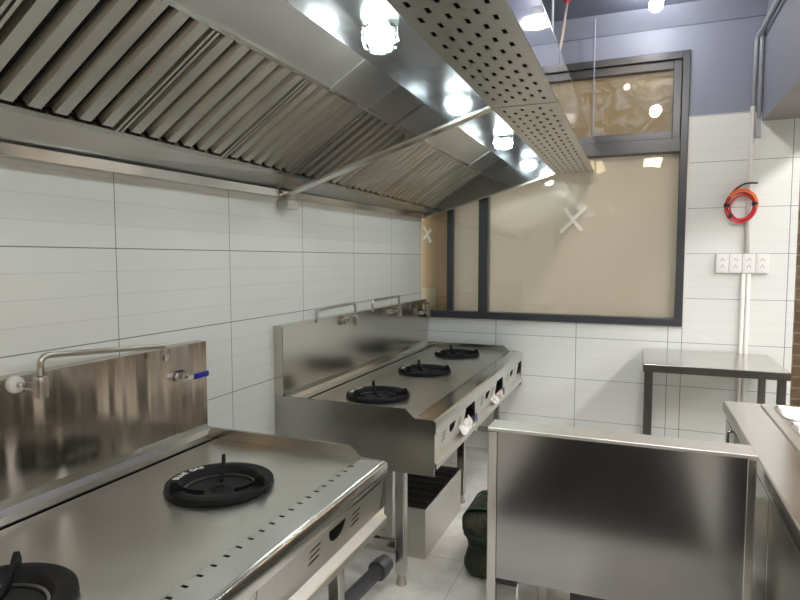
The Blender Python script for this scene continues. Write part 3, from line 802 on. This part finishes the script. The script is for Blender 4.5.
q = MB(); q.box(x0, x1, y1 + .001, 2.72, zb + .02, .50, .004); body = q.build('body', M['cabinet'], root)
q = MB(); q.lathe([(.15, .500), (.15, .515), (.11, .515), (.10, .501), (0, .501)], (1.52, 2.47, 0), 36); q.build('burner', M['iron'], root, auto=30)
for yy in (2.44, 2.69):
    for xx in (x0 + .16, x1 - .05):
        q = MB(); q.box(xx - .02, xx + .02, yy - .02, yy + .02, .0, zb + .02, .003); q.build('leg', M['leg'], root)
q = MB(); q.box(x0 + .036, x0 + .11, y0 + .01, y0 + .03, zb - .022, zb - .001); q.build('bottom_bracket', M['ins'], root)
q = MB(); q.box(x0 + .30, x0 + .62, y0 + .01, y0 + .03, zb - .035, zb - .001); q.build('bottom_bracket', M['ins'], root)
q = MB(); q.tube(round_path([(x0 + .085, y0 + .06, zb + .01), (x0 + .105, y0 + .06, zb - .02), (x0 + .105, y0 + .06, .01)], .02), .006, 10); q.build('gas_tube', M['chrome'], root, smooth=True)
q = MB(); q.box(x0 + .11, x1 - .05, 2.41, 2.43, .16, .19); q.build('cross_rail', M['leg'], root)

# ------------------------------------------------------------------ sink counter on the right
root = thing('sink_counter', 'long stainless counter with an inset double sink along the right edge', 'counter', (2.35, 2.05, 0))
cx0, cx1, cy0, cy1 = 1.974, 2.72, .85, 3.118; zt = .80
S0 = (2.122, 2.62, 1.55, 3.090)
basins = [(2.170, 2.57, 2.805, 3.050), (2.170, 2.57, 1.62, 2.755)]
def rrect(x0, x1, y0, y1, r, n=5):
    L = []
    for cx, cy, a in ((x1 - r, y1 - r, 0), (x0 + r, y1 - r, PI / 2), (x0 + r, y0 + r, PI), (x1 - r, y0 + r, 1.5 * PI)):
        L += [(cx + r * math.cos(a + PI / 2 * k / n), cy + r * math.sin(a + PI / 2 * k / n)) for k in range(n + 1)]
    return L
q = MB()
q.holed(rrect(cx0 + .008, cx1, cy0, cy1, .004), [rrect(S0[0] + .012, S0[1] - .012, S0[2] + .012, S0[3] - .012, .02)], lambda u, v: Vector((u, v, zt)))
prof = [(cx0 + .008, zt), (cx0 + .002, zt - .003), (cx0, zt - .010), (cx0, zt - .042), (cx0 + .006, zt - .045), (cx0 + .03, zt - .045), (cx0 + .03, zt - .04), (cx0 + .008, zt - .04)]
q.prism(prof, cy0, cy1)
q.box(cx0 + .004, cx1, cy1 - .006, cy1, zt - .045, zt - .0015); q.box(cx0 + .004, cx1, cy0, cy0 + .006, zt - .045, zt - .0015); q.box(cx1 - .006, cx1, cy0, cy1, zt - .045, zt - .0015)
q.build('worktop', M['counter'], root, auto=40)
q = MB()
q.holed(rrect(S0[0], S0[1], S0[2], S0[3], .025), [rrect(*bb, .05) for bb in basins], lambda u, v: Vector((u, v, zt + .008)))
for (o1, o2, z1, z2) in (((S0[0], S0[1], S0[2], S0[3], .025), (S0[0] - .004, S0[1] + .004, S0[2] - .004, S0[3] + .004, .027), zt + .008, zt + .001),):
    A = [q.bm.verts.new((p[0], p[1], z1)) for p in rrect(*o1)]; B = [q.bm.verts.new((p[0], p[1], z2)) for p in rrect(*o2)]
    for i in range(len(A)): q.bm.faces.new((A[i], A[(i + 1) % len(A)], B[(i + 1) % len(A)], B[i]))
sk = q.build('sink', M['sink'], root, auto=40)
for bb in basins:
    q = MB()
    lv = [(0, zt + .008), (.004, zt + .002), (.014, zt - .15), (.05, zt - .19)]
    R = [[q.bm.verts.new((p[0], p[1], z)) for p in rrect(bb[0] + d, bb[1] - d, bb[2] + d, bb[3] - d, .05)] for d, z in lv]
    for i in range(len(R) - 1):
        for k in range(len(R[0])): q.bm.faces.new((R[i][k], R[i][(k + 1) % len(R[0])], R[i + 1][(k + 1) % len(R[0])], R[i + 1][k]))
    q.bm.faces.new(R[-1])
    bs = q.build('basin', M['sink'], sk, smooth=True)
    q = MB(); q.tube([Vector((p[0], p[1], zt + .010)) for p in rrect(bb[0] - .006, bb[1] + .006, bb[2] - .006, bb[3] + .006, .05)], .005, 8, closed=True); q.build('rim', M['chrome'], bs, smooth=True)
    q = MB(); q.lathe([(.0, zt - .186), (.03, zt - .186), (.034, zt - .189)], ((bb[0] + bb[1]) / 2, (bb[2] + bb[3]) / 2, 0), 24); q.build('drain', M['darksteel'], bs)
q = MB(); q.box(cx0 + .030, cx1 - .02, cy0 + .02, cy1 - .02, .09, .735); q.build('cabinet', M['cabinet'], root)
dy = [(cy1 - .025 - .50 * k, cy1 - .025 - .50 * k - .492) for k in range(4)]
for a, c in dy:
    q = MB(); q.box(cx0 + .012, cx0 + .029, c, a, .10, .722, .003); d_ = q.build('door', M['cabinet'], root)
    if a < cy1 - .1: continue
    q = MB(); yh = a - .20; q.tube(round_path([(cx0 + .012, yh, .715), (cx0 - .004, yh, .715), (cx0 - .004, yh, .60), (cx0 + .012, yh, .60)], .012, 5), .006, 10)
    q.build('handle', M['chrome'], d_, smooth=True)
q = MB(); q.box(cx0 + .013, cx0 + .029, cy0 + .03, cy1 - .025, .728, .734); q.build('edge_strip', M['chrome'], root)
for x in (cx0 + .06, cx1 - .06):
    for y in (cy0 + .08, (cy0 + cy1) / 2, cy1 - .08):
        q = MB(); q.lathe([(.02, .09), (.02, .012), (.026, .01), (.026, 0)], (x, y, 0), 14); q.build('leg', M['leg'], root, auto=30)

# ------------------------------------------------------------------ side table under the outlets
root = thing('work_table', 'small stainless work table on square legs against the tiled back wall', 'table', (2.0, 4.06, 0))
tx0, tx1, ty0, ty1, zt = 1.630, 2.372, 3.735, 4.385, .850
q = MB(); q.box(tx0, tx1, ty0, ty1, zt - .004, zt, .0015); q.build('tabletop', M['counter'], root)
q = MB(); q.box(tx0, tx1, ty0, ty0 + .004, zt - .045, zt - .0045); q.box(tx0, tx1, ty1 - .004, ty1, zt - .045, zt - .0045); q.box(tx0, tx0 + .004, ty0 + .005, ty1 - .005, zt - .045, zt - .0045); q.box(tx1 - .004, tx1, ty0 + .005, ty1 - .005, zt - .045, zt - .0045)
q.build('apron', M['darksteel'], root)
for x in (tx0 + .035, tx1 - .035):
    for y in (ty0 + .04, ty1 - .06):
        q = MB(); q.box(x - .02, x + .02, y - .02, y + .02, .04, zt - .0045, .003); lg = q.build('leg', M['darksteel'], root)
        q = MB(); q.lathe([(.016, .04), (.016, .014), (.022, .01), (.022, 0)], (x, y, 0), 12); q.build('foot', M['nickel'], lg, auto=30)

# ------------------------------------------------------------------ electrics on the back wall
words = ['leftmost of the four white double sockets in a row on the tiles', 'second from the left of the four white double sockets above the conduits',
         'third from the left of the four white double sockets above the conduits', 'rightmost of the four white double sockets in a row on the tiles']
for k in range(4):
    x = 2.061 + .0755 * k; zc = 1.437
    root = thing('power_outlet', words[k], 'power outlet', (x + .037, YB, zc - .062), 'row of wall sockets')
    q = MB(); q.box(x, x + .0735, YB - .026, YB - .0005, zc - .062, zc + .062, .003); q.build('housing', M['outlet'], root)
    q = MB(); q.box(x + .014, x + .060, YB - .029, YB - .0262, zc - .046, zc + .046, .001); fc = q.build('face', M['outlet'], root)
    for s in (-1, 1):
        q = MB(); c = x + .037; z = zc + s * .022
        q.box(c - .010, c - .007, YB - .0300, YB - .0292, z - .006, z + .004); q.box(c + .007, c + .010, YB - .0300, YB - .0292, z - .006, z + .004); q.lathe([(.0, YB - .0300), (.0032, YB - .0300), (.0032, YB - .0292)], (c, 0, z + .010), 10, axis='y')
        q.build('socket_holes', M['slot'], fc)
def conduit(pts, r, mat, label, bend=.03):
    q = MB(); q.tube(round_path(pts, bend, 6), r, 12); return tag(q.build('conduit', mat, smooth=True), label, 'pipe')
conduit([(2.222, YB - .014, .0), (2.222, YB - .014, 1.373)], .0135, M['pvcwhite'], 'white conduit below the sockets, left one of the touching pair')
conduit([(2.2505, YB - .014, .0), (2.2505, YB - .014, 1.373)], .0135, M['pvcwhite'], 'white conduit below the sockets, right one of the touching pair')
conduit([(2.237, YB - .016, 1.501), (2.237, YB - .016, 2.43)], .0135, M['pvcwhite'], 'white conduit rising from the sockets behind the red cable coil')
conduit([(2.237, YB - .016, 2.431), (2.243, YB - .016, 2.865), (2.258, YB - .09, 2.875), (2.258, -2.0, 2.875)], .012, M['pvcpaint'], 'grey painted conduit bending from the wall and running along the beam, lower of two', .05)
conduit([(2.272, YB - .016, 2.36), (2.272, YB - .016, 2.905), (2.272, YB - .09, 2.915), (2.272, -2.0, 2.915)], .012, M['pvcpaint'], 'grey painted conduit tight to the beam face, upper of two', .05)
q = MB(); q.box(2.256, 2.286, YB - .012, YB - .0005, 2.235, 2.355, .002); tag(q.build('mounting_plate', M['pvcpaint']), 'small pale plate beside the top of the white conduit under the beam', 'bracket')
# coil of red and orange cable
root = thing('cable_coil', 'coil of red and orange cable bound with black tape hanging on the conduit', 'cable', (2.188, YB - .05, 1.80))
cx, cz = 2.188, 1.802
for k, (rr, dx, dz, yy, mt) in enumerate([(.096, 0, 0, .040, 'red'), (.088, .003, .004, .048, 'red'), (.080, -.002, .002, .040, 'red'), (.093, -.004, -.006, .054, 'red'), (.074, .006, -.008, .052, 'red'), (.092, .004, .010, .058, 'orange'), (.082, .006, .008, .060, 'orange')]):
    q = MB(); pts = []
    if mt == 'red':
        pts = [(cx + dx + rr * .92 * math.cos(a), YB - yy - .003 * math.sin(3 * a + k), cz + dz + rr * 1.04 * math.sin(a)) for a in [2 * PI * i / 40 for i in range(40)]]
        q.tube(pts, .0062, 8, closed=True)
    else:
        pts = [(cx + dx + rr * .92 * math.cos(a), YB - yy, cz + dz + rr * 1.04 * math.sin(a)) for a in [math.radians(-10 + 160 * i / 24) for i in range(25)]]
        q.tube(pts, .0062, 8)
    q.build('cable_loop', M[mt], root, smooth=True)
q = MB(); q.tube(round_path([(2.104, YB - .045, 1.79), (2.118, YB - .05, 1.87), (2.165, YB - .055, 1.925)], .05), .0055, 8); q.build('cable_end', M['red'], root, smooth=True)
q = MB(); q.tube(round_path([(2.140, YB - .052, 1.895), (2.20, YB - .058, 1.948), (2.275, YB - .058, 1.944)], .05), .0058, 8); q.build('tape_end', M['ins'], root, smooth=True)
for a in (10, 175, 222):
    a = math.radians(a); q = MB(); rr = .086
    c = Vector((cx + rr * .92 * math.cos(a), YB - .048, cz + rr * 1.04 * math.sin(a))); t = Vector((-math.sin(a), 0, math.cos(a))) * .011
    q.tube([c - t, c + t], .020, 12); q.build('tape_wrap', M['ins'], root, auto=30)

# ------------------------------------------------------------------ ceiling bulbs
def lamp(x, y, label, mat='bulb', drop=.05, r=.05, name='ceiling_bulb'):
    root = thing(name, label, 'lamp', (x, y, ZC), 'bulbs along the ceiling')
    q = MB(); q.lathe([(.0, ZC - .001), (.032, ZC - .001), (.030, ZC - .03), (.018, ZC - drop), (.0, ZC - drop)], (x, y, 0), 18); q.build('socket', M['socket'], root, auto=30)
    q = MB(); q.sphere((x, y, ZC - drop - r * .9), r, 14, 8); q.build('bulb', M[mat], root, smooth=True)
lamp(1.648, 4.05, 'glowing white bulb on the ceiling in front of the window head', 'softbulb', drop=.05, r=.042)
def light_panel(x, y, label, mat, dx=.15, dy=.6):  # unseen panels added to light the room and feed the steel reflections
    root = thing('added_ceiling_light', label, 'lamp', (x, y, ZC), 'added light panels over the kitchen')
    q = MB(); q.box(x - dx, x + dx, y - dy, y + dy, ZC - .032, ZC - .001, .004); q.build('frame', M['socket'], root)
    q = MB(); q.box(x - dx + .012, x + dx - .012, y - dy + .012, y + dy - .012, ZC - .037, ZC - .0325); q.build('diffuser', M[mat], root)
for i, (x, y, mt) in enumerate([(1.75, -.2, 'panellight'), (1.75, -2.2, 'warmpanel'), (3.6, 3.6, 'panellight'), (3.6, 1.6, 'panellight'), (3.6, -.4, 'panellight'), (3.6, -2.2, 'warmpanel'),
                                (5.4, 3.6, 'panellight'), (5.4, 1.6, 'panellight'), (5.4, -.4, 'panellight'), (3.6, 5.4, 'warmpanel')]):
    light_panel(x, y, 'unseen ceiling light panel added for room light and reflections', mt)
lamp(1.72, 2.05, 'ceiling bulb over the aisle in front of the big steel panel', 'bulb', r=.055)
lamp(1.45, 3.0, 'ceiling bulb over the aisle beside the far hood section', 'warmbulb', r=.028)
# unseen dark mat added to darken the reflection in the steel panel
q = MB(); q.box(.84, 1.96, -2.6, .98, .0005, .012, .003); tag(q.build('floor_mat', M['mat']), 'unseen black mat added to darken the steel panel reflection', 'mat')

# ------------------------------------------------------------------ world, camera
w = bpy.data.worlds.new('world'); SC.world = w; w.use_nodes = True
w.node_tree.nodes['Background'].inputs[0].default_value = (0.5, 0.52, 0.56, 1); w.node_tree.nodes['Background'].inputs[1].default_value = 2.2
cam = bpy.data.cameras.new('camera'); co = bpy.data.objects.new('camera', cam); COL.objects.link(co); SC.camera = co
cam.sensor_width = 36; cam.lens = 593.78 / 800 * 36; cam.clip_start = .02
co.location = (1.5906, 0, 1.466)
co.rotation_euler = (PI / 2 - .0692, 0, .3817)
SC.view_settings.view_transform = 'Standard'; SC.view_settings.look = 'None'; SC.view_settings.gamma = 1; SC.view_settings.use_curve_mapping = False
SC.view_settings.exposure = 1.08
SC.cycles.max_bounces = 10; SC.cycles.glossy_bounces = 8; SC.cycles.transparent_max_bounces = 12; SC.cycles.sample_clamp_indirect = 2
